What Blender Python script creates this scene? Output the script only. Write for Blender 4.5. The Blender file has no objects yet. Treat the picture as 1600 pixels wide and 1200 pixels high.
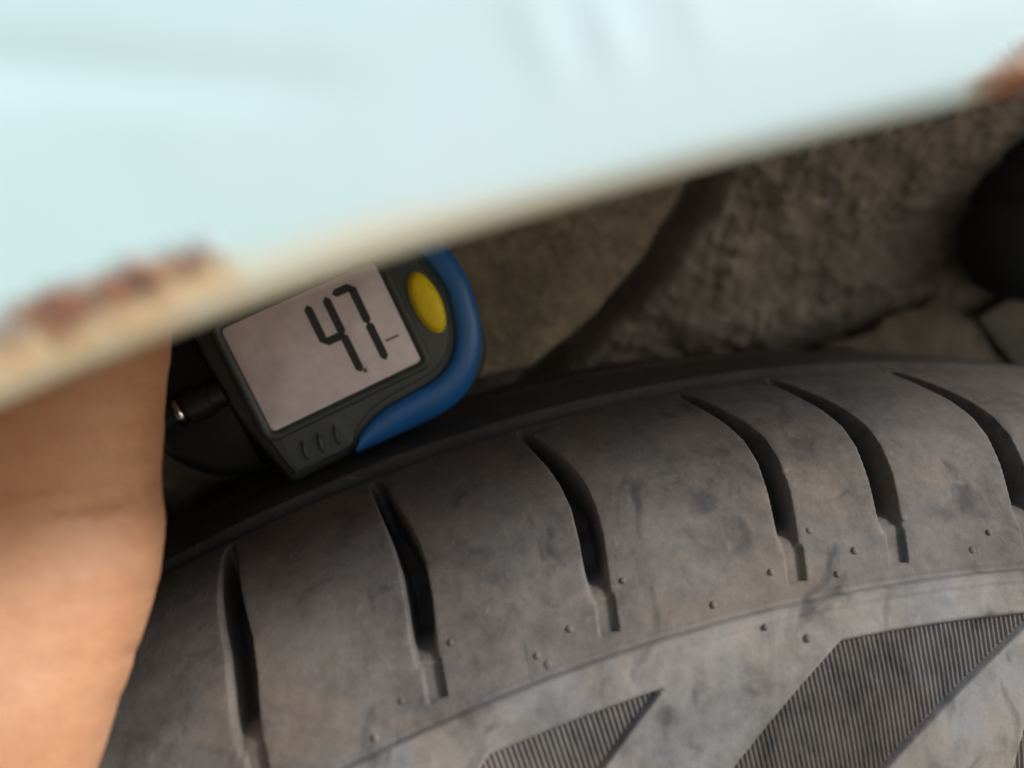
import bpy, bmesh, math, random
import numpy as np
from mathutils import Vector, Matrix

# ------------------------------------------------------------------ camera
# lengths below are in millimetres around the wheel centre; MM turns them into metres
MM = 0.001
WZ = 300.0                                   # wheel centre above the ground
scene = bpy.context.scene
CAM = np.array([-106.441, -212.859, 299.069]); YAW, PITCH, FPX = .17, -.032, 1429.0
FWD = np.array([math.sin(YAW)*math.cos(PITCH), math.cos(YAW)*math.cos(PITCH), math.sin(PITCH)])
RGT = np.array([math.cos(YAW), -math.sin(YAW), 0.0]); UPV = np.cross(RGT, FWD)
cd = bpy.data.cameras.new('camera'); cam = bpy.data.objects.new('camera', cd)
scene.collection.objects.link(cam)
m = Matrix.Identity(4)
for i in range(3):
    m[i][0], m[i][1], m[i][2] = RGT[i], UPV[i], -FWD[i]
m[0][3], m[1][3], m[2][3] = CAM[0]*MM, CAM[1]*MM, (CAM[2]+WZ)*MM
cam.matrix_world = m
cd.sensor_width = 36; cd.lens = 36*FPX/1600
cd.clip_start = .005; cd.clip_end = 500
cd.dof.use_dof = True; cd.dof.focus_distance = .146; cd.dof.aperture_fstop = 9.0
scene.camera = cam

# ------------------------------------------------------------------ world, sun, exposure
SUN_EL, SUN_AZ = math.radians(30), math.radians(125)   # azimuth clockwise from +Y (north)
world = bpy.data.worlds.new('World'); scene.world = world; world.use_nodes = True
wn = world.node_tree.nodes; bg = wn['Background']
sky = wn.new('ShaderNodeTexSky'); sky.sky_type = 'NISHITA'; sky.sun_disc = False
sky.sun_elevation = SUN_EL; sky.sun_rotation = SUN_AZ
sky.air_density = 1.0; sky.dust_density = 1.5; sky.ozone_density = 1.0
world.node_tree.links.new(sky.outputs[0], bg.inputs[0]); bg.inputs[1].default_value = .06
sd = bpy.data.lights.new('sun', 'SUN'); sun = bpy.data.objects.new('sun', sd); scene.collection.objects.link(sun)
sd.energy = 1.5; sd.angle = math.radians(11); sd.color = (1, .985, .965)
to_sun = Vector((math.sin(SUN_AZ)*math.cos(SUN_EL), math.cos(SUN_AZ)*math.cos(SUN_EL), math.sin(SUN_EL)))
sun.rotation_euler = to_sun.to_track_quat('Z', 'Y').to_euler()
vs = scene.view_settings
vs.view_transform = 'Standard'; vs.look = 'None'; vs.gamma = 1; vs.use_curve_mapping = False
vs.exposure = 1.12

# ------------------------------------------------------------------ helpers
rng = np.random.default_rng(7); random.seed(7)
LAT = rng.random((64, 64, 64))
def vnoise(p):
    p = np.asarray(p, float); i = np.floor(p).astype(int); f = p-i; f = f*f*(3-2*f); out = 0
    for dx in (0, 1):
        for dy in (0, 1):
            for dz in (0, 1):
                w = (f[..., 0] if dx else 1-f[..., 0])*(f[..., 1] if dy else 1-f[..., 1])*(f[..., 2] if dz else 1-f[..., 2])
                out = out+w*LAT[(i[..., 0]+dx) % 64, (i[..., 1]+dy) % 64, (i[..., 2]+dz) % 64]
    return out*2-1
def fbm(p, o=4, g=.5):
    p = np.asarray(p, float); a = 1; t = 0; s = 0
    for k in range(o):
        t = t+a*vnoise(p*2**k+k*17.3); s += a; a *= g
    return t/s
def sstep(a, b, x):
    t = np.clip((x-a)/(b-a), 0, 1); return t*t*(3-2*t)
def ray(px, py): return FWD+(px-800)/FPX*RGT+(600-py)/FPX*UPV
def at_depth(px, py, d): return CAM+ray(px, py)*d
def at_y(px, py, y):
    d = ray(px, py); return CAM+d*(y-CAM[1])/d[1]

def mesh_obj(name, V, F, mat, parent=None, smooth=True):
    V = np.asarray(V, float)*MM; V[:, 2] += WZ*MM
    me = bpy.data.meshes.new(name)
    if isinstance(F, np.ndarray):
        n, k = F.shape
        me.vertices.add(len(V)); me.vertices.foreach_set('co', V.ravel())
        me.loops.add(n*k); me.loops.foreach_set('vertex_index', F.ravel().astype(np.int32))
        me.polygons.add(n); me.polygons.foreach_set('loop_start', np.arange(0, n*k, k, dtype=np.int32))
        try: me.polygons.foreach_set('loop_total', np.full(n, k, dtype=np.int32))
        except Exception: pass
        me.update(calc_edges=True); me.validate()
    else:
        me.from_pydata(V.tolist(), [], F); me.update()
    bm = bmesh.new()
    if len(V) < 60000:
        bm.from_mesh(me); bmesh.ops.recalc_face_normals(bm, faces=bm.faces); bm.to_mesh(me)
    bm.free()
    me.polygons.foreach_set('use_smooth', np.full(len(me.polygons), smooth))
    if mat: me.materials.append(mat)
    o = bpy.data.objects.new(name, me); scene.collection.objects.link(o)
    if parent is not None:
        o.parent = parent; o.matrix_parent_inverse = parent.matrix_world.inverted()
    return o
def grid_faces(nu, nv, closed_u=False):
    I = np.arange(nu*nv).reshape(nu, nv)
    A = I if closed_u else I[:-1]; B = np.roll(I, -1, 0) if closed_u else I[1:]
    return np.stack([A[:, :-1], B[:, :-1], B[:, 1:], A[:, 1:]], -1).reshape(-1, 4)
def empty(name, p):
    o = bpy.data.objects.new(name, None); scene.collection.objects.link(o)
    o.location = (p[0]*MM, p[1]*MM, (p[2]+WZ)*MM); o.empty_display_size = .01
    bpy.context.view_layer.update(); return o
def tag(o, label=None, cat=None, group=None, kind=None):
    for k, v in (('label', label), ('category', cat), ('group', group), ('kind', kind)):
        if v: o[k] = v
    return o
def auto_smooth(o, deg=35):
    me = o.data; bm = bmesh.new(); bm.from_mesh(me)
    for e in bm.edges:
        e.smooth = not (len(e.link_faces) == 2 and e.calc_face_angle(0) > math.radians(deg))
    bm.to_mesh(me); bm.free()
def catmull(K, n=20):
    K = np.asarray(K, float); P = np.vstack([2*K[0]-K[1], K, 2*K[-1]-K[-2]]); out = []
    for i in range(1, len(P)-2):
        t = np.linspace(0, 1, n, endpoint=False)[:, None]; a, b, c, d = P[i-1:i+3]
        out.append(.5*(2*b+(-a+c)*t+(2*a-5*b+4*c-d)*t**2+(-a+3*b-3*c+d)*t**3))
    return np.vstack(out+[K[-1:]])

# ------------------------------------------------------------------ materials
class NT:
    def __init__(s, name):
        s.m = bpy.data.materials.new(name); s.m.use_nodes = True
        s.t = s.m.node_tree; s.b = s.t.nodes['Principled BSDF']
        s.co = s.t.nodes.new('ShaderNodeTexCoord').outputs['Object']
    def n(s, typ, **kw):
        q = s.t.nodes.new(typ)
        for k, v in kw.items(): setattr(q, k, v)
        return q
    def l(s, a, b): s.t.links.new(a, b)
    def mapping(s, scale, loc=(0, 0, 0)):
        q = s.n('ShaderNodeMapping'); q.inputs['Scale'].default_value = scale; q.inputs['Location'].default_value = loc
        s.l(s.co, q.inputs[0]); return q.outputs[0]
    def noise(s, scale, detail=4, rough=.55, dist=0, vec=None):
        q = s.n('ShaderNodeTexNoise'); q.inputs['Scale'].default_value = scale; q.inputs['Detail'].default_value = detail
        q.inputs['Roughness'].default_value = rough; q.inputs['Distortion'].default_value = dist
        s.l(vec if vec is not None else s.co, q.inputs['Vector']); return q.outputs[0]
    def ramp(s, fac, stops):
        q = s.n('ShaderNodeValToRGB'); e = q.color_ramp.elements
        while len(e) < len(stops): e.new(.5)
        for i, (p, c) in enumerate(stops):
            e[i].position = p; e[i].color = (c, c, c, 1) if isinstance(c, (int, float)) else (*c, 1)
        s.l(fac, q.inputs[0]); return q.outputs[0]
    def mix(s, fac, a, b, mode='MIX'):
        q = s.n('ShaderNodeMix', data_type='RGBA', blend_type=mode)
        for v, i in ((fac, 0), (a, 6), (b, 7)):
            if isinstance(v, (int, float)): q.inputs[i].default_value = v
            elif isinstance(v, tuple): q.inputs[i].default_value = (*v, 1)
            else: s.l(v, q.inputs[i])
        return q.outputs[2]
    def math(s, op, a, b=0.0, c=None, clamp=False):
        q = s.n('ShaderNodeMath', operation=op, use_clamp=clamp)
        for i, v in enumerate((a, b, c)):
            if v is None: continue
            if isinstance(v, (int, float)): q.inputs[i].default_value = v
            else: s.l(v, q.inputs[i])
        return q.outputs[0]
    def bump(s, h, dist, strength=1.0, prev=None):
        q = s.n('ShaderNodeBump'); q.inputs['Strength'].default_value = strength; q.inputs['Distance'].default_value = dist
        s.l(h, q.inputs['Height'])
        if prev is not None: s.l(prev, q.inputs['Normal'])
        return q.outputs[0]
    def set(s, base=None, rough=None, normal=None, **kw):
        for k, v in (('Base Color', base), ('Roughness', rough), ('Normal', normal)):
            if v is None: continue
            if isinstance(v, (int, float)): s.b.inputs[k].default_value = v
            elif isinstance(v, tuple): s.b.inputs[k].default_value = (*v, 1)
            else: s.l(v, s.b.inputs[k])
        for k, v in kw.items():
            s.b.inputs[k.replace('_', ' ')].default_value = v
        return s.m

def mat_tyre():
    t = NT('dusty_rubber')
    big = t.noise(28, 5, .6, .6); mid = t.noise(95, 5, .65, 1.2); fine = t.noise(600, 4, .6)
    hue = t.noise(55, 3, .5, .4)
    streak = t.noise(160, 4, .6, .5, t.mapping((1.0, .35, .45)))
    f = t.math('ADD', t.math('MULTIPLY', big, .42), t.math('ADD', t.math('MULTIPLY', mid, .28), t.math('ADD', t.math('MULTIPLY', streak, .2), t.math('MULTIPLY', t.noise(420, 5, .7), .2))))
    dust = t.ramp(f, [(.42, .12), (.53, .62), (.64, 1.0)])
    scr = t.ramp(t.noise(900, 2, .5, .2, t.mapping((.9, .5, .09), (1, 2, 3))), [(.66, 0.), (.76, .3)])
    scr2 = t.ramp(t.noise(900, 2, .5, .2, t.mapping((.12, .4, .8), (4, 1, 3))), [(.68, 0.), (.78, .25)])
    dcol = t.mix(t.ramp(hue, [(.4, 0.), (.62, 1.)]), (.190, .156, .131), (.165, .161, .159))
    dcol = t.mix(t.ramp(fine, [(.35, .0), (.7, .55)]), dcol, (.25, .213, .185))
    at = t.n('ShaderNodeAttribute'); at.attribute_name = 'sidewall'
    dcol = t.mix(at.outputs['Fac'], dcol, t.mix(t.ramp(hue, [(.4, 0.), (.62, 1.)]), (.30, .27, .24), (.26, .262, .264)))
    at2 = t.n('ShaderNodeAttribute'); at2.attribute_name = 'scrub_and_shade'
    dust = t.math('MULTIPLY', dust, t.math('SUBTRACT', 1.0, t.math('MULTIPLY', at2.outputs['Fac'], .72)))  # clean tread, plus fender shade painted into the upper shoulder colour
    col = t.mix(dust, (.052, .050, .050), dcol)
    col = t.mix(t.math('MAXIMUM', scr, scr2), col, (.27, .25, .235))
    scuff = t.ramp(t.noise(75, 3, .5, 1.5, t.mapping((1.2, 1, .8), (3, 1, 2))), [(.58, 0.), (.70, .7)])
    col = t.mix(scuff, col, (.048, .049, .053))
    h = t.math('ADD', t.math('MULTIPLY', fine, .6), t.math('MULTIPLY', t.noise(1700, 3, .6), .4))
    return t.set(col, .82, t.bump(h, .00022, .7), Specular_IOR_Level=.3)
def mat_simple(name, col, rough=.5, spec=.5, metal=0, bump=None):
    t = NT(name)
    n = t.noise(320, 4, .6)
    c = t.mix(t.ramp(n, [(.35, 0.), (.7, 1.)]), tuple(x*.9 for x in col), tuple(min(1, x*1.08) for x in col))
    nn = t.bump(t.noise(bump[0], 3, .6), bump[1], 1) if bump else None
    return t.set(c, rough, nn, Specular_IOR_Level=spec, Metallic=metal)
def mat_mud(name, dark, mud, scale=1.0, lo=.40, hi=.60, bump=.0022):
    t = NT(name)
    a = t.noise(45*scale, 6, .65, .5); b = t.noise(210*scale, 5, .65, .8); c = t.noise(1300, 4, .6)
    f = t.math('ADD', t.math('MULTIPLY', a, .55), t.math('MULTIPLY', b, .45))
    col = t.mix(t.ramp(f, [(lo, 0.), (hi, 1.)]), dark, mud)
    col = t.mix(t.ramp(c, [(.45, 0.), (.75, .4)]), col, tuple(min(1, x*1.25) for x in mud))
    h = t.math('ADD', t.math('MULTIPLY', b, .7), t.math('MULTIPLY', c, .3))
    return t.set(col, .95, t.bump(h, bump, .9), Specular_IOR_Level=.15)
def mat_paint(rusts):
    # chalky white car paint; rust blisters at given spots along the lip (object space, metres)
    t = NT('white_car_paint')
    blot = t.noise(18, 3, .5); speck = t.noise(260, 3, .6)
    col = t.mix(t.ramp(blot, [(.35, 0.), (.7, 1.)]), (.585, .815, .815), (.68, .84, .905))
    at = t.n('ShaderNodeAttribute'); at.attribute_name = 'hem'
    gr = t.math('MULTIPLY', at.outputs['Fac'], t.math('ADD', .55, t.math('MULTIPLY', t.noise(60, 4, .6), .6)), None, True)
    col = t.mix(t.math('MULTIPLY', gr, .85), col, (.78, .69, .50))
    mask = None; wob = t.noise(210, 4, .65, 1.0); wob2 = t.noise(620, 3, .6)
    sep = t.n('ShaderNodeSeparateXYZ'); t.l(t.co, sep.inputs[0])
    for (x, z, ang, lu, lv, st) in rusts:
        dx = t.math('SUBTRACT', sep.outputs[0], x*MM); dz = t.math('SUBTRACT', sep.outputs[2], (z+WZ)*MM)
        ca, sa = math.cos(ang), math.sin(ang)
        u = t.math('ADD', t.math('MULTIPLY', dx, ca/(lu*MM)), t.math('MULTIPLY', dz, sa/(lu*MM)))
        v = t.math('ADD', t.math('MULTIPLY', dx, -sa/(lv*MM)), t.math('MULTIPLY', dz, ca/(lv*MM)))
        d = t.math('SQRT', t.math('ADD', t.math('MULTIPLY', u, u), t.math('MULTIPLY', v, v)))
        d = t.math('ADD', d, t.math('MULTIPLY', t.math('SUBTRACT', wob, .5), 1.5))
        k = t.math('MULTIPLY', t.ramp(d, [(.35, 1.), (1.3, 0.)]), st)
        mask = k if mask is None else t.math('MAXIMUM', mask, k)
    halo = None
    for (x, z, ang, lu, lv, st) in rusts:
        dx = t.math('SUBTRACT', sep.outputs[0], (x+.3)*MM); dz = t.math('SUBTRACT', sep.outputs[2], (z-1.4+WZ)*MM)
        ca, sa = math.cos(ang), math.sin(ang)
        u = t.math('ADD', t.math('MULTIPLY', dx, ca/(lu*MM*1.5)), t.math('MULTIPLY', dz, sa/(lu*MM*1.5)))
        v = t.math('ADD', t.math('MULTIPLY', dx, -sa/(lv*MM*1.5)), t.math('MULTIPLY', dz, ca/(lv*MM*1.5)))
        d = t.math('SQRT', t.math('ADD', t.math('MULTIPLY', u, u), t.math('MULTIPLY', v, v)))
        d = t.math('ADD', d, t.math('MULTIPLY', t.math('SUBTRACT', wob, .5), 1.2))
        k = t.ramp(d, [(.3, .6), (.95, 0.)]); halo = k if halo is None else t.math('MAXIMUM', halo, k)
    col = t.mix(halo, col, (.66, .36, .10))
    rust = t.mix(t.ramp(wob2, [(.4, 0.), (.65, 1.)]), (.17, .085, .07), (.42, .18, .075))
    col = t.mix(mask, col, rust)
    rough = t.math('ADD', .42, t.math('MULTIPLY', mask, .5))
    nb = t.bump(t.math('MULTIPLY', wob2, mask), .0008, 1)
    m = t.set(col, rough, nb, Specular_IOR_Level=.4)
    return m
def mat_skin():
    t = NT('skin')
    a = t.noise(40, 4, .55); b = t.noise(420, 4, .6)
    col = t.mix(t.ramp(a, [(.35, 0.), (.68, 1.)]), (.52, .255, .138), (.645, .37, .222))
    col = t.mix(t.ramp(b, [(.45, 0.), (.75, .5)]), col, (.50, .225, .135))
    wr = t.noise(520, 4, .6, .3, t.mapping((.35, .6, 1.6)))
    pores = t.n('ShaderNodeTexVoronoi'); pores.inputs['Scale'].default_value = 1500; t.l(t.co, pores.inputs[0])
    nb = t.bump(wr, .0005, .35); nb = t.bump(pores.outputs[0], .00012, .5, nb)
    return t.set(col, .52, nb, Subsurface_Weight=.18, Subsurface_Scale=.004, Specular_IOR_Level=.4)

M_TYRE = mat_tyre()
M_RIM = mat_simple('steel_rim', (.35, .35, .36), .45, .5, .8)
M_LINER = mat_mud('caked_mud', (.24, .216, .198), (.47, .415, .37), 1.0)
M_PLATE = mat_mud('dusty_underseal', (.21, .18, .142), (.44, .375, .29), 1.0, .4, .62, .003)
M_LOWER = mat_mud('dusty_lower_panel', (.12, .104, .084), (.24, .208, .165), 1.0, .4, .62, .0022)
M_BRACKET = mat_mud('dusty_bracket', (.10, .094, .077), (.17, .16, .13), .6, .4, .66, .001)
M_BLACKRUB = mat_simple('black_rubber', (.030, .032, .036), .75, .3, 0, (500, .0003))
M_GREY = mat_simple('charcoal_plastic', (.052, .062, .063), .42, .45, 0, (1500, .00006))
M_BLUE = mat_simple('blue_plastic', (.016, .135, .42), .38, .5, 0, (1500, .00006))
M_YEL = mat_simple('yellow_rubber', (.95, .72, .012), .5, .4)
M_LCD = mat_simple('lcd_glass', (.74, .665, .725), .3, .5)
M_SEG = mat_simple('lcd_segment', (.045, .052, .058), .5, .2)
M_SEGF = mat_simple('lcd_faint_segment', (.20, .17, .18), .5, .2)
M_BLK = mat_simple('black_plastic', (.014, .016, .018), .4, .4)
M_CHROME = mat_simple('bright_metal', (.7, .7, .68), .2, .5, 1)
M_SKIN = mat_skin()
t = NT('pale_ground'); g = t.noise(6, 6, .65)
M_GROUND = t.set(t.mix(g, (.35, .285, .195), (.45, .37, .265)), .95)

# ------------------------------------------------------------------ ground
gv = np.array([(-40000, -40000, -300), (40000, -40000, -300), (40000, 40000, -300), (-40000, 40000, -300)], float)
tag(mesh_obj('ground', gv, [(0, 1, 2, 3)], M_GROUND), kind='structure')

# ------------------------------------------------------------------ wheel
U = 290.0                                     # u = angle * U, angle from the top, + to the right
KP = [(70, 196), (73, 212), (72.5, 230), (71, 246), (66, 266), (58, 281), (48, 291), (35, 296.5), (15, 299.4), (-10, 300), (-30, 299.3),
      (-50, 297), (-62, 294), (-72, 289.3), (-80, 282.8), (-86, 275), (-89.8, 266), (-92.2, 255), (-93.5, 243), (-93.6, 230),
      (-91.5, 212), (-87, 195), (-81, 182), (-76, 172)]
PR = catmull(KP, 60); SS = np.concatenate([[0], np.cumsum(np.hypot(*np.diff(PR, axis=0).T))])
i0 = int(np.argmin(np.hypot(PR[:, 0]+10, PR[:, 1]-300))); SS -= SS[i0]
def prof(s):
    y = np.interp(s, SS, PR[:, 0]); r = np.interp(s, SS, PR[:, 1])
    e = .6
    dy = np.interp(s+e, SS, PR[:, 0])-np.interp(s-e, SS, PR[:, 0]); dr = np.interp(s+e, SS, PR[:, 1])-np.interp(s-e, SS, PR[:, 1])
    L = np.hypot(dy, dr); return y, r, dr/L, -dy/L          # position and outward normal (ny, nr)
def tyre_point(u, s, h):
    y, r, ny, nr = prof(s); a = np.asarray(u)/U; rr = r+nr*h
    return np.stack(np.broadcast_arrays(rr*np.sin(a), y+ny*h, rr*np.cos(a)), -1)

# lateral shoulder grooves: (u of the bend, width factor); measured ones first, the rest continue round the tyre
GRV = [(-129.5, 1.12, -.15), (-101.9, 1.05, .3), (-74.2, .96, .62), (-42.8, .88, 1.0), (-25.1, 1.08, 1.15), (-1.0, 1.06, 1.2)]
CIRC = 2*math.pi*U
pit = [31, 17, 24, 28, 27, 31, 24, 17, 28]; k = 0; u = -1.0
while u < CIRC-129.5-45:
    u += pit[k % 9]; k += 1; GRV.append((u, 1.0, 1.15))
cs = np.array([46, 50, 54, 57, 60, 65, 70, 76, 82, 85.6, 90]); cu = np.array([-5.0, -4.0, -2.9, -2.0, -1.1, -.1, 0, -.85, -2.2, -2.9, -3.6])
ws = np.array([45, 48, 55, 62, 68, 76, 84, 86]); ww = np.array([.35, .8, 1.15, 1.42, 1.6, 1.68, 1.6, 1.5])
# ribbed sidewall panels: polygons in (u, s)
def slant(ua, ub, s0=99.5, s1=124.0, k=-1.75):
    return [(ua, s0), (ub, s0), (ub+k*(s1-s0), s1), (ua+k*(s1-s0), s1)]
PANELS = [slant(-101, -73), slant(-42, -6.5, k=-1.74), [(-6, 104), (24, 99.5), (2, 124), (-15, 124)]]
PANELS.append(slant(-167, -139)); PANELS.append(slant(72, 100))
def inside(poly, u, s, soft):
    d = np.full(np.broadcast(u, s).shape, 1e9); n = len(poly)
    for i in range(n):
        (x0, y0), (x1, y1) = poly[i], poly[(i+1) % n]; L = math.hypot(x1-x0, y1-y0)
        d = np.minimum(d, -((x1-x0)*(y0-s)-(x0-u)*(y1-y0))/L)
    return d                                   # signed distance, positive inside (anticlockwise in u, s)
def pdist(poly, u, s):
    a = sum(poly[i][0]*poly[(i+1) % len(poly)][1]-poly[(i+1) % len(poly)][0]*poly[i][1] for i in range(len(poly)))
    return inside(poly if a > 0 else poly[::-1], u, s, 0)
def height(u, s):
    uu = (u+CIRC/2) % CIRC-CIRC/2
    h = np.zeros(np.broadcast(u, s).shape)
    for sc, hw, dp in ((40.0, 3.6, 6.0), (12, 3.2, 7), (-17, 3.2, 7), (-46, 3, 6)):
        h = np.minimum(h, -dp*sstep(.35, -.55, np.abs(s-sc)-hw)+0*u)
    c = np.interp(s, cs, cu); w = np.interp(s, ws, ww)
    dep = 8.0*sstep(44.5, 52, s)*(1-.9*sstep(75.5, 85.0, s))
    on = sstep(85.9, 85.3, s)*(s > 44)
    for g, k, lean in GRV:
        g = (g+CIRC/2) % CIRC-CIRC/2
        sel = np.abs(uu-g) < 14
        if not sel.any(): continue
        x = uu-g
        cg = np.where(s < 68, c*lean, c)
        d = np.abs(x-cg)-w*k
        h = np.minimum(h, -dep*on*sstep(.35, -.5, d))
        # rounded groove shoulders
        h = h-np.where(x < cg, .10, .08)*on*np.exp(-np.clip(d, 0, 9)**2/.45)*(d > 0)*sstep(46, 60, s)
        cst = -2.8+(s-87.7)*-.2
        d2 = np.maximum(np.abs(x-cst)-1.5, np.abs(s-87.7)-2.5)
        h = np.minimum(h, -.95*sstep(.14, -.16, d2))
    plate = 1.3*sstep(92.95, 93.5, s)*sstep(131, 129.5, s)
    plate = plate-.12*np.exp(-((s-95.3)/.22)**2)+.18*np.exp(-((s-94.5)/.25)**2)
    plate = plate-.3*np.exp(-((s-92.6)/.45)**2)
    for p in PANELS:
        plate = plate-1.6*sstep(-.25, .2, pdist(p, uu, s))
    h = h+plate
    h = h+.5*sstep(150, 150.8, s)*sstep(156, 155.2, s)
    return h

car = empty('car', (0, 100, -300))
tag(car, 'white car with rust along its fender lip, muddy wheel arch and dusty tyre', 'car')
wheel = empty('wheel', (0, -10, -300)); wheel.parent = car; wheel.matrix_parent_inverse = car.matrix_world.inverted()
bpy.context.view_layer.update()
tag(wheel, 'dusty black wheel with curved shoulder grooves in the tyre')
uf = np.concatenate([np.arange(-185, -150, .5), np.arange(-150, 20, .22), np.arange(20, 115, .5)]); uc = np.linspace(115, CIRC-185, 600)[:-1]
ug = np.concatenate([uf, uc]); s_lo, s_hi = SS[0], SS[-1]
sg = np.concatenate([np.arange(s_lo, 28, 1.6), np.arange(28, 128, .3), np.arange(128, s_hi, 1.5), [s_hi]])
Hh = np.zeros((len(ug), len(sg)))
UU, SG = np.meshgrid(ug, sg, indexing='ij')
for a in range(0, len(ug), 120):
    Hh[a:a+120] = height(UU[a:a+120], SG[a:a+120])
P0 = tyre_point(UU, SG, 0.0)
Hh = Hh+.06*fbm(P0/3.2, 3)+.16*fbm(P0/14.0, 2)
V = tyre_point(UU, SG, Hh).reshape(-1, 3)
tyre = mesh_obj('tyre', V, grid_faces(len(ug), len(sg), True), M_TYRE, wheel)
# rolling face scrubbed clean, upper shoulder painted with fender shade; the sidewall carries a paler film
for nm, val in (('scrub_and_shade', np.maximum(sstep(45.5, 42.5, SG), .62*sstep(80, 50, SG+9*fbm(P0/16.0, 4)+14*sstep(-60, -130, UU)*-1))), ('sidewall', sstep(91, 95, SG))):
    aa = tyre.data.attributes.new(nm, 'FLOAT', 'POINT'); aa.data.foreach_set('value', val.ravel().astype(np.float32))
# ribs in each sidewall panel: too fine to pick apart, one mesh per panel
for p in PANELS:
    us = np.array([q[0] for q in p]); u0, u1 = us.min(), us.max()
    VV = []; FF = []; pitch = .86; nrow = 14; prev = None
    xs = []; k = 0; x = u0
    while x < u1:
        for dx, hh in ((0, -.1), (.22, -.1), (.44, .26), (.66, .26)): xs.append((x+dx*pitch/.86*1.0, hh))
        x += pitch
    st = np.linspace(98, 126, 1400)
    for (x, hh) in xs:
        ins = np.where(pdist(p, np.full_like(st, x), st) > .05)[0]
        if len(ins) < 8: prev = None; continue
        a, b = st[ins[0]], st[ins[-1]]; sr = np.linspace(a, b, nrow)
        base = len(VV); q = tyre_point(np.full(nrow, x), sr, hh+.12*fbm(np.stack([np.full(nrow, x)/2, sr/2, sr*0], -1), 2))
        VV += q.tolist()
        if prev is not None:
            for i in range(nrow-1): FF.append((prev+i, base+i, base+i+1, prev+i+1))
        prev = base
    o = mesh_obj('ribbed_panel', VV, FF, M_TYRE, wheel, smooth=False); tag(o, kind='stuff')
    aa = o.data.attributes.new('sidewall', 'FLOAT', 'POINT'); aa.data.foreach_set('value', np.full(len(VV), .35, np.float32))
# vent marks: small moulded nubs and their pits
NIB = [(-41.5, 83.3), (-49.9, 88.1), (-35.3, 87.4), (-39.3, 90.3), (-25.2, 83.6), (-15.1, 89.6), (-11.3, 87.2), (-60.5, 90.6), (-72.9, 83.8),
       (-83.1, 87.9), (-100.5, 83.8), (-110.1, 88.4), (-115.6, 91.3), (-47.6, 98.0), (-53.9, 95.2), (-89.1, 89.8), (-41.1, 72.7), (-88.0, 91.4)]
for k, (u, s) in enumerate(NIB):
    rad = .5+.15*random.random(); rows = []
    lift = 1.3 if s > 93.3 else 0
    for rr, hh in ((1.15, -.15), (1.0, .05), (.85, .2), (.55, .3), (.2, .32)):
        a = np.linspace(0, 2*math.pi, 10, endpoint=False)+k
        rows.append(tyre_point(u+rr*rad*np.cos(a), s+rr*rad*np.sin(a), hh*(1+.3*math.sin(k))+lift))
    vv = np.stack(rows, 1).reshape(-1, 3); ff = [tuple(int(i) for i in f) for f in grid_faces(10, 5, True)]
    ff.append(tuple(i*5+4 for i in range(10)))
    mesh_obj('vent_mark', vv, ff, M_TYRE, wheel)
# rim disc behind the bead
rp = catmull([(-70, 176), (-78, 176), (-79, 171), (-72, 168), (-58, 160), (-50, 148), (-52, 120), (-60, 80), (-58, 34), (-50, 30), (-50, 1)], 6)
a = np.linspace(0, 2*math.pi, 96, endpoint=False)
rv = np.stack([rp[None, :, 1]*np.sin(a)[:, None], np.broadcast_to(rp[:, 0], (96, len(rp))), rp[None, :, 1]*np.cos(a)[:, None]], -1).reshape(-1, 3)
mesh_obj('rim', rv, grid_faces(96, len(rp), True), M_RIM, wheel)

# ------------------------------------------------------------------ car body round the wheel
def lip_r(th):
    g = np.maximum(0, th+.30); q = np.maximum(0, -th-.62)
    return 323.8+np.where(g < .55, 95*g*g, 95*.55*.55+104*(g-.55))+110*q*q+240*np.maximum(0, th+.09)**2
def seg_list(a, b, c, d, n1, n2, n3):
    return np.concatenate([np.linspace(a, b, n1, endpoint=False), np.linspace(b, c, n2, endpoint=False), np.linspace(c, d, n3)])
thf = seg_list(-1.45, -.72, .35, 1.45, 50, 460, 70)
# section of the panel: (rise above lip radius, y); hem flange, roll, skin, then the inner face back down
FO = catmull([(2.6, -121), (1.2, -128), (.3, -134), (0, -137.8), (.3, -139.4), (1.3, -140.7), (3.2, -141.4), (10, -142.4), (20, -143.2), (34, -142.6), (70, -139), (130, -130), (210, -116)], 9)
FI = np.array([(210, -114.8), (130, -128.8), (70, -137.8), (34, -141.4), (20, -142.0), (11, -141.6), (5.2, -140.3), (3.0, -139.4), (1.8, -137.4), (2.4, -133), (3.2, -128), (3.8, -121)])
FP = np.vstack([FO, FI, FO[:1]])
TH, I = np.meshgrid(thf, np.arange(len(FP)), indexing='ij')
rise, yy = FP[I, 0], FP[I, 1]
R = lip_r(TH)+rise
Xf, Zf = R*np.sin(TH), R*np.cos(TH)
q3 = np.stack([Xf/38, Zf/38, 0*Zf], -1)
outer = sstep(2, 9, rise)
dent = outer*(.3*fbm(q3, 3)+.05*fbm(q3*5, 2))
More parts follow.
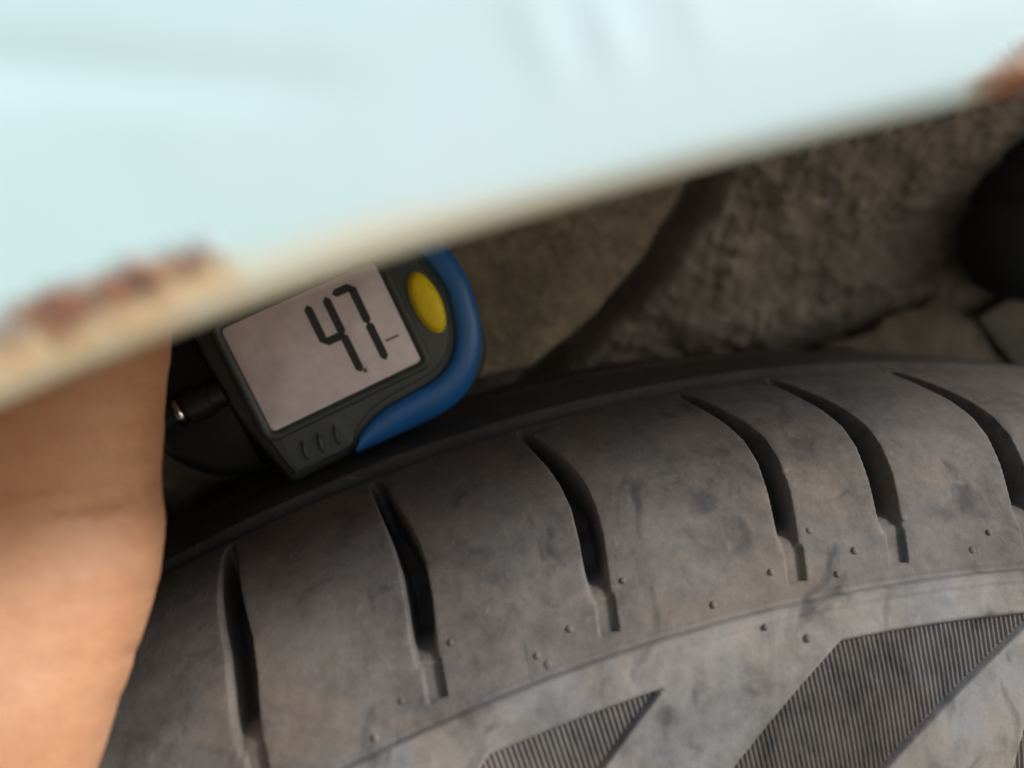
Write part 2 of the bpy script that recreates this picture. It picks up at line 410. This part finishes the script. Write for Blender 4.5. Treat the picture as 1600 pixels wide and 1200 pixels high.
# soft pressed line running across the panel and a few dings
c1 = at_y(170, 112, -143); dz = Zf-(c1[2]-.02*(Xf-c1[0]))
dent = dent-outer*.45*np.exp(-(dz/1.8)**2)*sstep(c1[0]+24, c1[0]-2, Xf)
for (px, py, sz, am) in ((845, 55, 2.8, .16), (955, 50, 2.4, .17), (1090, 20, 2.4, .1)):
    c = at_y(px, py, -143); dent = dent+outer*am*np.exp(-(((Xf-c[0])*1.4+(Zf-c[2])*.5)**2+((Zf-c[2])*.8)**2)/sz**2)
V = np.stack([Xf, yy-dent, Zf], -1).reshape(-1, 3)
def spot(px, py): q = at_y(px, py, -142.5); return q[0], q[2]
rs = []
for (px, py, ang, lu, lv, st) in ((95, 478, .40, 4.8, 2.6, .95), (195, 442, .35, 4.2, 2.3, .95), (285, 405, .30, 3.2, 1.7, .8), (5, 520, .4, 4.0, 2.0, .6), (1625, 120, .3, 5.0, 3.6, 1.0), (-120, 560, .4, 7, 2.5, 1)):
    x, z = spot(px, py); rs.append((x, z, ang, lu, lv, st))
M_PAINT = mat_paint(rs)
fo = mesh_obj('fender', V, grid_faces(len(thf), len(FP)), M_PAINT, car)
hm = sstep(5.5, 1.5, rise+1.2*fbm(q3*3, 3)+4.8*sstep(-.38, -.12, TH)).ravel().astype(np.float32)
fa = fo.data.attributes.new('hem', 'FLOAT', 'POINT'); fa.data.foreach_set('value', hm)

# wheel house: caked in mud, close over the tyre
LP = catmull([(2.4, -121.5), (14, -117), (24, -100), (31, -70), (32, -40), (29, -12), (21, 13), (9, 28), (-4, 37), (-17, 43), (-27, 58), (-38, 84), (-62, 92), (-120, 95), (-220, 95)], 14)
Ll = np.concatenate([[0], np.cumsum(np.hypot(*np.diff(LP, axis=0).T))])
ls = np.concatenate([np.arange(0, 60, 3), np.arange(60, 235, .75), np.linspace(235, Ll[-1], 30)])
lr, ly = np.interp(ls, Ll, LP[:, 0]), np.interp(ls, Ll, LP[:, 1])
thl = seg_list(-1.75, -.55, .30, 1.75, 40, 420, 50)
TH, J = np.meshgrid(thl, np.arange(len(ls)), indexing='ij')
grow = (lip_r(TH)-323.8)
R0 = 324+lr[J]+grow*sstep(60, -40, ly[J])
Y0 = ly[J].copy()
# normals of the section
dr = np.gradient(lr, ls); dyy = np.gradient(ly, ls); nl = np.hypot(dr, dyy); nr_, ny_ = (-dyy/nl)[J], (dr/nl)[J]
Pl = np.stack([R0*np.sin(TH), Y0, R0*np.cos(TH)], -1)
lump = 2.6*fbm(Pl/7.0, 4, .6)+2.0*np.abs(fbm(Pl/3.6+9, 3))
ridge = 2.6*np.maximum(0, fbm(Pl/22.0+4, 3)+.05)
k = (lump+ridge)*sstep(5, 25, ls[J])
ed = np.array([at_y(px_, py_, 22) for px_, py_ in ((1105, 200), (1095, 300), (1040, 400), (965, 490), (870, 590))])
dmin = np.full(TH.shape, 1e9)
for i in range(len(ed)-1):
    a_, b_ = ed[i, [0, 2]], ed[i+1, [0, 2]]; ab = b_-a_
    t_ = np.clip(((Pl[..., 0]-a_[0])*ab[0]+(Pl[..., 2]-a_[1])*ab[1])/(ab@ab), 0, 1)
    dmin = np.minimum(dmin, np.hypot(Pl[..., 0]-a_[0]-ab[0]*t_, Pl[..., 2]-a_[1]-ab[1]*t_))
rd = np.array([at_y(px_, py_, 24) for px_, py_ in ((1170, 548), (1230, 505), (1300, 478), (1345, 440), (1420, 425))])
rmin = np.full(TH.shape, 1e9)
for i in range(len(rd)-1):
    a_, b_ = rd[i, [0, 2]], rd[i+1, [0, 2]]; ab = b_-a_
    t_ = np.clip(((Pl[..., 0]-a_[0])*ab[0]+(Pl[..., 2]-a_[1])*ab[1])/(ab@ab), 0, 1)
    rmin = np.minimum(rmin, np.hypot(Pl[..., 0]-a_[0]-ab[0]*t_, Pl[..., 2]-a_[1]-ab[1]*t_))
k = k+4.0*np.exp(-(rmin/3.0)**2)*(Y0 > -5)*(.6+.8*fbm(Pl/5.0, 3))
R1 = R0+nr_*k; Y1 = Y0+ny_*k+20*np.exp(-(dmin/4.5)**2)*(Y0 > -15)
V = np.stack([R1*np.sin(TH), Y1, R1*np.cos(TH)], -1).reshape(-1, 3)
house = mesh_obj('wheel_house', V, grid_faces(len(thl), len(ls)), M_LINER, car)

def plate(name, pts, thick, mat, parent, bulge=0.0, wob=0.0, n=7):
    """thick sheet from an outline of points; back face pushed inboard"""
    P = []
    for i in range(len(pts)):
        a, b = np.array(pts[i]), np.array(pts[(i+1) % len(pts)])
        for j in range(n): P.append(a+(b-a)*j/n)
    P = np.array(P); N = len(P); c = P.mean(0)
    P = P+wob*np.stack([fbm(P/5.0, 3), 0*P[:, 0], fbm(P/5.0+31, 3)], 1)
    rows = [P+(0, thick, 0), P+(0, .5, 0), c+(P-c)*.985+np.array([0, 0, 0])]
    for f in (.85, .6, .3): rows.append(c+(P-c)*f)
    V = np.stack(rows, 1)
    for j in range(2, len(rows)):
        V[:, j, 1] -= bulge*(1-[0, 0, .97, .72, .36, .09][j])-.9*fbm(V[:, j]/7.0, 3)
    V = V.reshape(-1, 3); F = [tuple(int(i) for i in f) for f in grid_faces(N, len(rows), True)]
    V = np.vstack([V, [c-(0, bulge, 0)]]); L = len(rows)
    for i in range(N): F.append((i*L+L-1, ((i+1) % N)*L+L-1, len(V)-1))
    o = mesh_obj(name, V, F, mat, parent); auto_smooth(o, 50); return o
def rclip(p, rmin):
    r = math.hypot(p[0], p[2]); return p if r > rmin else np.array([p[0]*rmin/r, p[1], p[2]*rmin/r])
gp = [(560, 330), (800, 265), (1075, 215), (1072, 265), (1050, 320), (1005, 398), (930, 490), (835, 590), (800, 640), (690, 680), (560, 735)]
tag(plate('brace_panel', [rclip(at_y(px, py, 4), 303.5) for px, py in gp], 9, M_PLATE, car, bulge=1.5, wob=.5), label='smooth lighter olive brown brace panel beside the caked mud')
bp = [(1530, 497), (1570, 470), (1640, 430), (1760, 400), (1760, 600), (1640, 640), (1594, 583), (1560, 540)]
tag(plate('bracket', [rclip(at_y(px, py, 27), 302.5) for px, py in bp], 5, M_BRACKET, car, bulge=.8), label='pale grey bracket edge under the black rubber stop')
sp = [(1290, 560), (1350, 520), (1400, 492), (1465, 468), (1522, 500), (1552, 545), (1586, 590), (1560, 625), (1300, 625)]
tag(plate('lower_panel', [rclip(at_y(px, py, 29), 302.5) for px, py in sp], 5, M_LOWER, car, bulge=.8, wob=2.6), label='smooth brown panel below the caked mud')
# black rubber bump stop hanging in the arch
cx = at_y(1612, 352, 15); ax = RGT*.42+UPV*.9; ax = ax/np.linalg.norm(ax); e1 = np.cross(ax, FWD); e1 /= np.linalg.norm(e1); e2 = np.cross(ax, e1)
bpz = catmull([(-21, .1), (-20.6, 5), (-18.5, 10), (-14, 14.5), (-8, 17), (-4, 17.3), (-1, 16.2), (2, 17.4), (8, 17.2), (12, 15.6), (15, 16.3), (20, 14.5), (30, 13), (45, 12.5), (80, 12)], 5)
a = np.linspace(0, 2*math.pi, 48, endpoint=False)
V = (cx+ax*bpz[None, :, 0:1]+bpz[None, :, 1:2]*(np.cos(a)[:, None, None]*e1+np.sin(a)[:, None, None]*e2)).reshape(-1, 3)
V = V+(.5*fbm(V/6, 3))[:, None]*FWD
mesh_obj('bump_stop', V, grid_faces(48, len(bpz), True), M_BLACKRUB, car)

# ------------------------------------------------------------------ handheld gauge standing on the tread
GD = 166.0; GS = GD/FPX                        # depth and mm per photo pixel there
gO = at_depth(505, 540, GD); gN = ray(505, 540); gN /= np.linalg.norm(gN)
gu = RGT*.906+UPV*.423; gu -= gN*np.dot(gu, gN); gu /= np.linalg.norm(gu); gv_ = np.cross(gN, gu)   # gv_ points down the face
if np.dot(gv_, UPV) > 0: gv_ = -gv_
def G(u, v, w): return gO+gu*(u*GS)+gv_*(v*GS)-gN*w       # u, v in face units, w mm towards the viewer
gauge = empty('handheld_gauge', G(0, 172, -8))
tag(gauge, 'charcoal handheld digital gauge with blue bumper and yellow button, display reading 47', 'gauge')
def ring_pts(outline, n=160):
    P = np.vstack([outline, outline[:1]]); L = np.concatenate([[0], np.cumsum(np.hypot(*np.diff(P, axis=0).T))])
    t = np.linspace(0, L[-1], n, endpoint=False); return np.stack([np.interp(t, L, P[:, 0]), np.interp(t, L, P[:, 1])], 1)
def rounded(pts, rad, seg=8):
    out = []; n = len(pts)
    for i in range(n):
        p0, p1, p2 = [np.array(pts[(i+j-1) % n], float) for j in range(3)]
        r = rad[i] if isinstance(rad, (list, tuple)) else rad
        a = (p0-p1)/np.linalg.norm(p0-p1); b = (p2-p1)/np.linalg.norm(p2-p1)
        for t in np.linspace(0, 1, seg):
            A, B = p1+a*r, p1+b*r
            out.append((1-t)**2*A+2*t*(1-t)*p1+t*t*B)
    return np.array(out)
def inset(P, d):
    Q = np.roll(P, 1, 0); Rr = np.roll(P, -1, 0); tg = Rr-Q; tg /= np.linalg.norm(tg, axis=1)[:, None]+1e-9
    n = np.stack([-tg[:, 1], tg[:, 0]], 1)
    area = np.sum(P[:, 0]*np.roll(P[:, 1], -1)-np.roll(P[:, 0], -1)*P[:, 1])
    return P+n*(d if area > 0 else -d)
def pad(name, outline, layers, mat, parent, sharp=40, n=160, cap=True):
    """stack of insets of an outline: layers = [(inset, w)]; closed front and back"""
    P = ring_pts(outline, n); rows = []
    for d, w in layers:
        q = inset(P, d); rows.append(np.array([G(a, b, w) for a, b in q]))
    V = np.stack(rows, 1).reshape(-1, 3); L = len(rows)
    F = [tuple(int(i) for i in f) for f in grid_faces(n, L, True)]
    if cap:
        F.append(tuple(i*L for i in range(n))); F.append(tuple(i*L+L-1 for i in range(n))[::-1])
    o = mesh_obj(name, V, F, mat, parent); auto_smooth(o, sharp); return o
body = rounded([(-172, -176), (248, -176), (248, 176), (-140, 176), (-172, 30)], [30, 125, 125, 14, 60], 14)
pad('body', body, [(8, -15), (1, -13), (0, -8), (0, -3), (6, -1.0), (14, -.2), (26, .0)], M_GREY, gauge)
# raised face plate with the window recess
oi = [(-22, 162), (-4, 140), (45, 122), (125, 117), (163, 103), (187, 74), (200, 40), (206, 10), (206, -10), (200, -40), (187, -74), (163, -103), (125, -117), (45, -122), (-4, -140), (-22, -162)]
face = np.vstack([catmull(oi, 8)[::-1], rounded([(-30, 166), (-130, 162), (-150, 20), (-142, -150), (-30, -166)][0:4], [4, 12, 60, 20], 8)[8:]])
face = np.vstack([catmull(oi, 8)[::-1], catmull([(-40, 166), (-110, 165), (-131, 156), (-146, 60), (-150, -20), (-146, -140), (-130, -160), (-40, -166)], 6)])
pad('face_plate', face, [(4, -.6), (4, .5), (6, .95), (11, 1.1)], M_GREY, gauge)
bez = rounded([(-137, -97), (137, -97), (137, 97), (-137, 97)], 16)
P = ring_pts(bez, 160); rows = [np.array([G(a_, b_, w) for a_, b_ in inset(P, d)]) for d, w in ((-6, 1.0), (-5, 1.5), (0, 1.75), (4, 1.65), (10, .95), (11, .9))]
bz = mesh_obj('bezel', np.stack(rows, 1).reshape(-1, 3), grid_faces(160, 6, True), M_GREY, gauge)
disp = pad('display', rounded([(-127, -87), (127, -87), (127, 87), (-127, 87)], 8), [(0, .3), (0, 1.30), (1.2, 1.38)], M_LCD, gauge)
def segment(name, pts, hw, mat, parent, w=1.40):
    # bevelled stroke between two points
    a, b = np.array(pts[0], float), np.array(pts[1], float); t_ = (b-a)/np.linalg.norm(b-a); n_ = np.array([-t_[1], t_[0]])
    o = [a, a+t_*hw+n_*hw, b-t_*hw+n_*hw, b, b-t_*hw-n_*hw, a+t_*hw-n_*hw]; return o
def digit(segs, hw, mat):
    V = []; F = []
    for s in segs:
        o = segment('', s, hw, mat, None); k = len(V)
        V += [G(q[0], q[1], 1.35) for q in o]+[G(q[0], q[1], 1.43) for q in o]
        F.append(tuple(range(k+6, k+12)))
        for i in range(6): F.append((k+i, k+(i+1) % 6, k+6+(i+1) % 6, k+6+i))
    return mesh_obj('digit', V, F, mat, disp, smooth=False)
def dg(u, v0=-65, v1=60, w=31):
    vm = (v0+v1)/2; e = -2
    return dict(f=((u, v0+e), (u, vm-e)), g=((u+e, vm), (u+w-e, vm)), b=((u+w, v0+e), (u+w, vm-e)), c=((u+w, vm+e), (u+w, v1-e)), a=((u+e, v0), (u+w-e, v0)), e=((u, vm+e), (u, v1-e)), d=((u+e, v1), (u+w-e, v1)))
D4 = dg(4); tag(digit([D4[c] for c in 'fgbc'], 6.4, M_SEG), label='digit 4 on the display')
D7 = dg(48, w=30); tag(digit([D7[c] for c in 'abc'], 6.4, M_SEG), label='digit 7 on the display')
pt = [(40.5, 58), (46, 66)]
V = [G(a_, b_, w) for w in (1.35, 1.43) for a_, b_ in ((37, 58), (44, 58), (45, 66), (38, 66))]
mesh_obj('decimal_point', V, [(4, 5, 6, 7), (0, 1, 5, 4), (1, 2, 6, 5), (2, 3, 7, 6), (3, 0, 4, 7)], M_SEGF, disp, smooth=False)
V = [G(a_, b_, w) for w in (1.35, 1.42) for a_, b_ in ((90, 33), (112, 33), (112, 36.5), (90, 36.5))]
mesh_obj('unit_mark', V, [(4, 5, 6, 7), (0, 1, 5, 4), (1, 2, 6, 5), (2, 3, 7, 6), (3, 0, 4, 7)], M_SEGF, disp, smooth=False)
# blue bumper round the right end
oo = [(-28, 176), (60, 178), (130, 177), (178, 162), (215, 128), (240, 80), (252, 20), (252, -20), (240, -80), (215, -128), (178, -162), (130, -177), (60, -178), (-28, -176)]
co = catmull(oo, 10); ci = catmull(oi, 10)
def resamp(P, n):
    L = np.concatenate([[0], np.cumsum(np.hypot(*np.diff(P, axis=0).T))]); t_ = np.linspace(0, L[-1], n); return np.stack([np.interp(t_, L, P[:, 0]), np.interp(t_, L, P[:, 1])], 1)
N = 120; A_, B_ = resamp(co, N), resamp(ci, N); rows = []
for f, w in ((0, -16), (-.06, -12), (-.08, -6), (-.06, -2.8), (-.03, -1.2), (.05, .2), (.18, 1.1), (.3, 1.5), (.46, 1.7), (.62, 1.7), (.75, 1.5), (.84, 1.1), (.88, .4), (.88, -1.5)):
    q = A_+(B_-A_)*f; rows.append(np.array([G(x, y, w) for x, y in q]))
V = np.stack(rows, 1).reshape(-1, 3); L = len(rows)
F = [tuple(int(i) for i in f) for f in grid_faces(N, L)]+[tuple(range(L)), tuple(range((N-1)*L, N*L))[::-1]]
o = mesh_obj('bumper', V, F, M_BLUE, gauge); auto_smooth(o, 60); tag(o, label='blue bumper wrapped round the end')
# yellow oval button, domed
V = []; n = 48
prf = [(1.08, .6), (1.08, 1.25), (1.0, 1.3), (1.0, 1.6), (.94, 2.1), (.8, 2.45), (.5, 2.7), (.2, 2.78)]
for i in range(n):
    a = 2*math.pi*i/n
    for f, w in prf: V.append(G(175+21*f*math.cos(a), 8+48*f*math.sin(a), w))
F = [tuple(int(i) for i in f) for f in grid_faces(n, len(prf), True)]+[tuple(i*len(prf)+len(prf)-1 for i in range(n))]
tag(mesh_obj('button', V, F, M_YEL, gauge), label='yellow oval button')
# three grip ridges on the lower left of the face
for u0 in (-96, -70, -42):
    V = []; n = 16
    for i in range(n):
        a = 2*math.pi*i/n; cx_, cy_ = 4.2*math.cos(a), 17*math.sin(a)
        for f, w in ((1, .9), (.85, 1.6), (.4, 1.85)): V.append(G(u0+cx_*f-cy_*.12, 134+cy_*f, w))
    F = [tuple(int(i) for i in f) for f in grid_faces(n, 3, True)]+[tuple(i*3+2 for i in range(n))]
    mesh_obj('grip_ridge', V, F, M_GREY, gauge)
# dark end cap and cable plug on the left
cap = rounded([(-300, -150), (-160, -165), (-150, 150), (-250, 120), (-310, 40)], [30, 20, 20, 40, 50], 8)
pad('end_cap', cap, [(8, -15.5), (0, -13.5), (0, -9), (8, -7), (20, -6.2)], M_BLK, gauge)
def tube(name, path, rad, mat, parent, n=20):
    path = np.array(path, float); rad = np.array(rad, float); V = []
    for i, p in enumerate(path):
        d = path[min(i+1, len(path)-1)]-path[max(i-1, 0)]; d /= np.linalg.norm(d)
        e = np.cross(d, [.1, .2, 1.]); e /= np.linalg.norm(e); f = np.cross(d, e)
        for j in range(n):
            a = 2*math.pi*j/n; V.append(p+rad[i]*(math.cos(a)*e+math.sin(a)*f))
    F = [tuple(int(i) for i in q) for q in grid_faces(len(path), n)]
    for i in range(len(path)-1): F.append((i*n+n-1, (i+1)*n+n-1, (i+1)*n, i*n))
    F += [tuple(range(n))[::-1], tuple(range((len(path)-1)*n, len(path)*n))]
    o = mesh_obj(name, V, F, mat, parent); auto_smooth(o, 50); return o
plug = tube('cable_plug', [G(u_, 0, -3) for u_ in (-168, -190, -192, -228, -230, -250, -252, -300)], [2.6, 2.6, 3.1, 3.1, 2.3, 2.3, 2.7, 2.2], M_BLK, gauge)
tube('ferrule', [G(u_, 0, -3) for u_ in (-246, -243, -237, -234)], [2.5, 2.85, 2.85, 2.5], M_CHROME, plug)

# ------------------------------------------------------------------ the hand reaching under the fender
def hand_mesh():
    secs = [  # (photo x of right edge, photo y, depth, half width mm, half depth mm)
        (40, 1750, 108, 27, 20), (90, 1500, 109, 26, 19), (120, 1300, 110, 26, 18.5), (152, 1200, 111, 26.5, 18), (188, 1090, 112, 28, 18), (231, 960, 114, 30, 18), (250, 880, 115, 31.5, 18.2),
        (253, 830, 116, 32, 18.3), (249, 775, 116.5, 32, 18), (247.5, 752, 117, 32, 17.6), (250, 720, 117.5, 32.5, 17.8), (253, 680, 118, 33, 17.8), (258, 610, 119, 34, 17.5), (266, 550, 121, 35, 17), (270, 490, 124, 35, 16), (262, 440, 128, 33, 14), (240, 395, 132, 28, 10)]
    n = 48; rows = []
    Z = np.array([0, 0, 1.0])
    for (ex, ey, d, hw, hd) in secs:
        c = at_depth(ex-7, ey, d)-RGT*hw
        a = np.linspace(0, 2*math.pi, n, endpoint=False)
        ca, sa = np.cos(a), np.sin(a)
        cx_ = np.sign(ca)*np.abs(ca)**.92*hw; cy_ = np.sign(sa)*np.abs(sa)**.92*hd
        rows.append(c+cx_[:, None]*RGT+cy_[:, None]*FWD)
    R_ = np.stack(rows)                                        # sections, ring, 3
    # denser along the length
    flat = R_.reshape(len(secs), -1); flat = catmull(flat, 7); R_ = flat.reshape(-1, n, 3); m_ = len(R_)
    V = R_.reshape(-1, 3).tolist(); F = [tuple(int(i) for i in q) for q in grid_faces(m_, n)]
    for i in range(m_-1): F.append((i*n+n-1, (i+1)*n+n-1, (i+1)*n, i*n))
    F += [tuple(range(n))[::-1], tuple(range((m_-1)*n, m_*n))]
    def finger(path, rad):
        path = catmull(np.array(path), 6); rad = np.interp(np.linspace(0, 1, len(path)), np.linspace(0, 1, len(rad)), rad)
        k = len(V); nn = 16
        for i, p in enumerate(path):
            d = path[min(i+1, len(path)-1)]-path[max(i-1, 0)]; d /= np.linalg.norm(d)
            e = np.cross(d, [.3, .1, 1.]); e /= np.linalg.norm(e); f = np.cross(d, e)
            for j in range(nn):
                a = 2*math.pi*j/nn; V.append((p+rad[i]*(math.cos(a)*e+math.sin(a)*f)).tolist())
        L = len(path)
        for i in range(L-1):
            for j in range(nn): F.append((k+i*nn+j, k+i*nn+(j+1) % nn, k+(i+1)*nn+(j+1) % nn, k+(i+1)*nn+j))
        F.append(tuple(k+j for j in range(nn))[::-1]); F.append(tuple(k+(L-1)*nn+j for j in range(nn)))
    D = at_depth
    finger([D(120, 520, 122), D(230, 410, 140), D(330, 375, 160), D(430, 345, 172), D(470, 370, 186), D(478, 430, 190)], [9, 8.6, 8, 7.6, 7, 4])
    finger([D(60, 500, 128), D(170, 410, 158), D(280, 378, 180), D(390, 350, 193), D(440, 385, 197), D(450, 450, 197)], [9, 8.6, 8, 7.6, 7, 4])
    finger([D(0, 510, 130), D(110, 420, 168), D(220, 385, 194), D(320, 365, 205), D(370, 400, 206), D(382, 450, 204)], [9, 8.2, 7.6, 7.2, 6.6, 4])
    finger([D(-60, 530, 130), D(60, 450, 172), D(150, 410, 202), D(230, 390, 212), D(280, 410, 213), D(300, 440, 212)], [8, 7.2, 6.8, 6.2, 5.6, 3.5])
    finger([D(90, 560, 118), D(150, 430, 120), D(230, 350, 132), D(330, 322, 147), D(410, 310, 155)], [11, 10, 9, 8, 5])
    return V, F
person = empty('person', at_depth(-200, 1750, 108))
tag(person, 'bare forearm and hand reaching under the fender to hold the gauge', 'person')
V, F = hand_mesh()
ho = mesh_obj('hand', V, F, M_SKIN, None)
md = ho.modifiers.new('r', 'REMESH'); md.mode = 'VOXEL'; md.voxel_size = .0011; md.use_smooth_shade = True
m2 = ho.modifiers.new('s', 'SMOOTH'); m2.factor = .5; m2.iterations = 8
dgp = bpy.context.evaluated_depsgraph_get(); me2 = bpy.data.meshes.new_from_object(ho.evaluated_get(dgp))
old = ho.data; ho.data = me2; ho.modifiers.clear(); ho.data.name = 'hand'
# skin folds pressed into the surface
nv = len(me2.vertices); co_ = np.zeros(nv*3); me2.vertices.foreach_get('co', co_); co_ = co_.reshape(-1, 3)
no_ = np.zeros(nv*3); me2.vertices.foreach_get('normal', no_); no_ = no_.reshape(-1, 3)
Q = co_/MM-np.array([0, 0, WZ]); dd = Q-CAM; zz = dd@FWD; px = 800+FPX*(dd@RGT)/zz; py = 600-FPX*(dd@UPV)/zz
front = (no_@FWD) < .35
disp_ = .35*fbm(Q/9.0, 3)
for (x0, y0, x1, y1, dp, wd) in ((262, 752, 60, 812, 1.3, 5), (262, 775, 110, 830, .5, 5), (262, 690, 130, 715, .4, 5), (262, 640, 120, 668, .3, 5), (262, 905, 90, 955, .35, 7), (230, 1010, 40, 1060, .4, 7), (215, 1080, 60, 1130, .3, 6)):
    t_ = np.clip((px-x0)/(x1-x0), 0, 1); yl = y0+(y1-y0)*t_+8*np.sin(t_*5)
    disp_ = disp_-dp*np.exp(-((py-yl)/wd)**2)*sstep(x1-60, x1+70, px)*front
co_ = co_+no_*disp_[:, None]*MM
me2.vertices.foreach_set('co', co_.ravel()); me2.update()
me2.polygons.foreach_set('use_smooth', np.full(len(me2.polygons), True))
if not me2.materials: me2.materials.append(M_SKIN)
ho.parent = person; ho.matrix_parent_inverse = person.matrix_world.inverted()
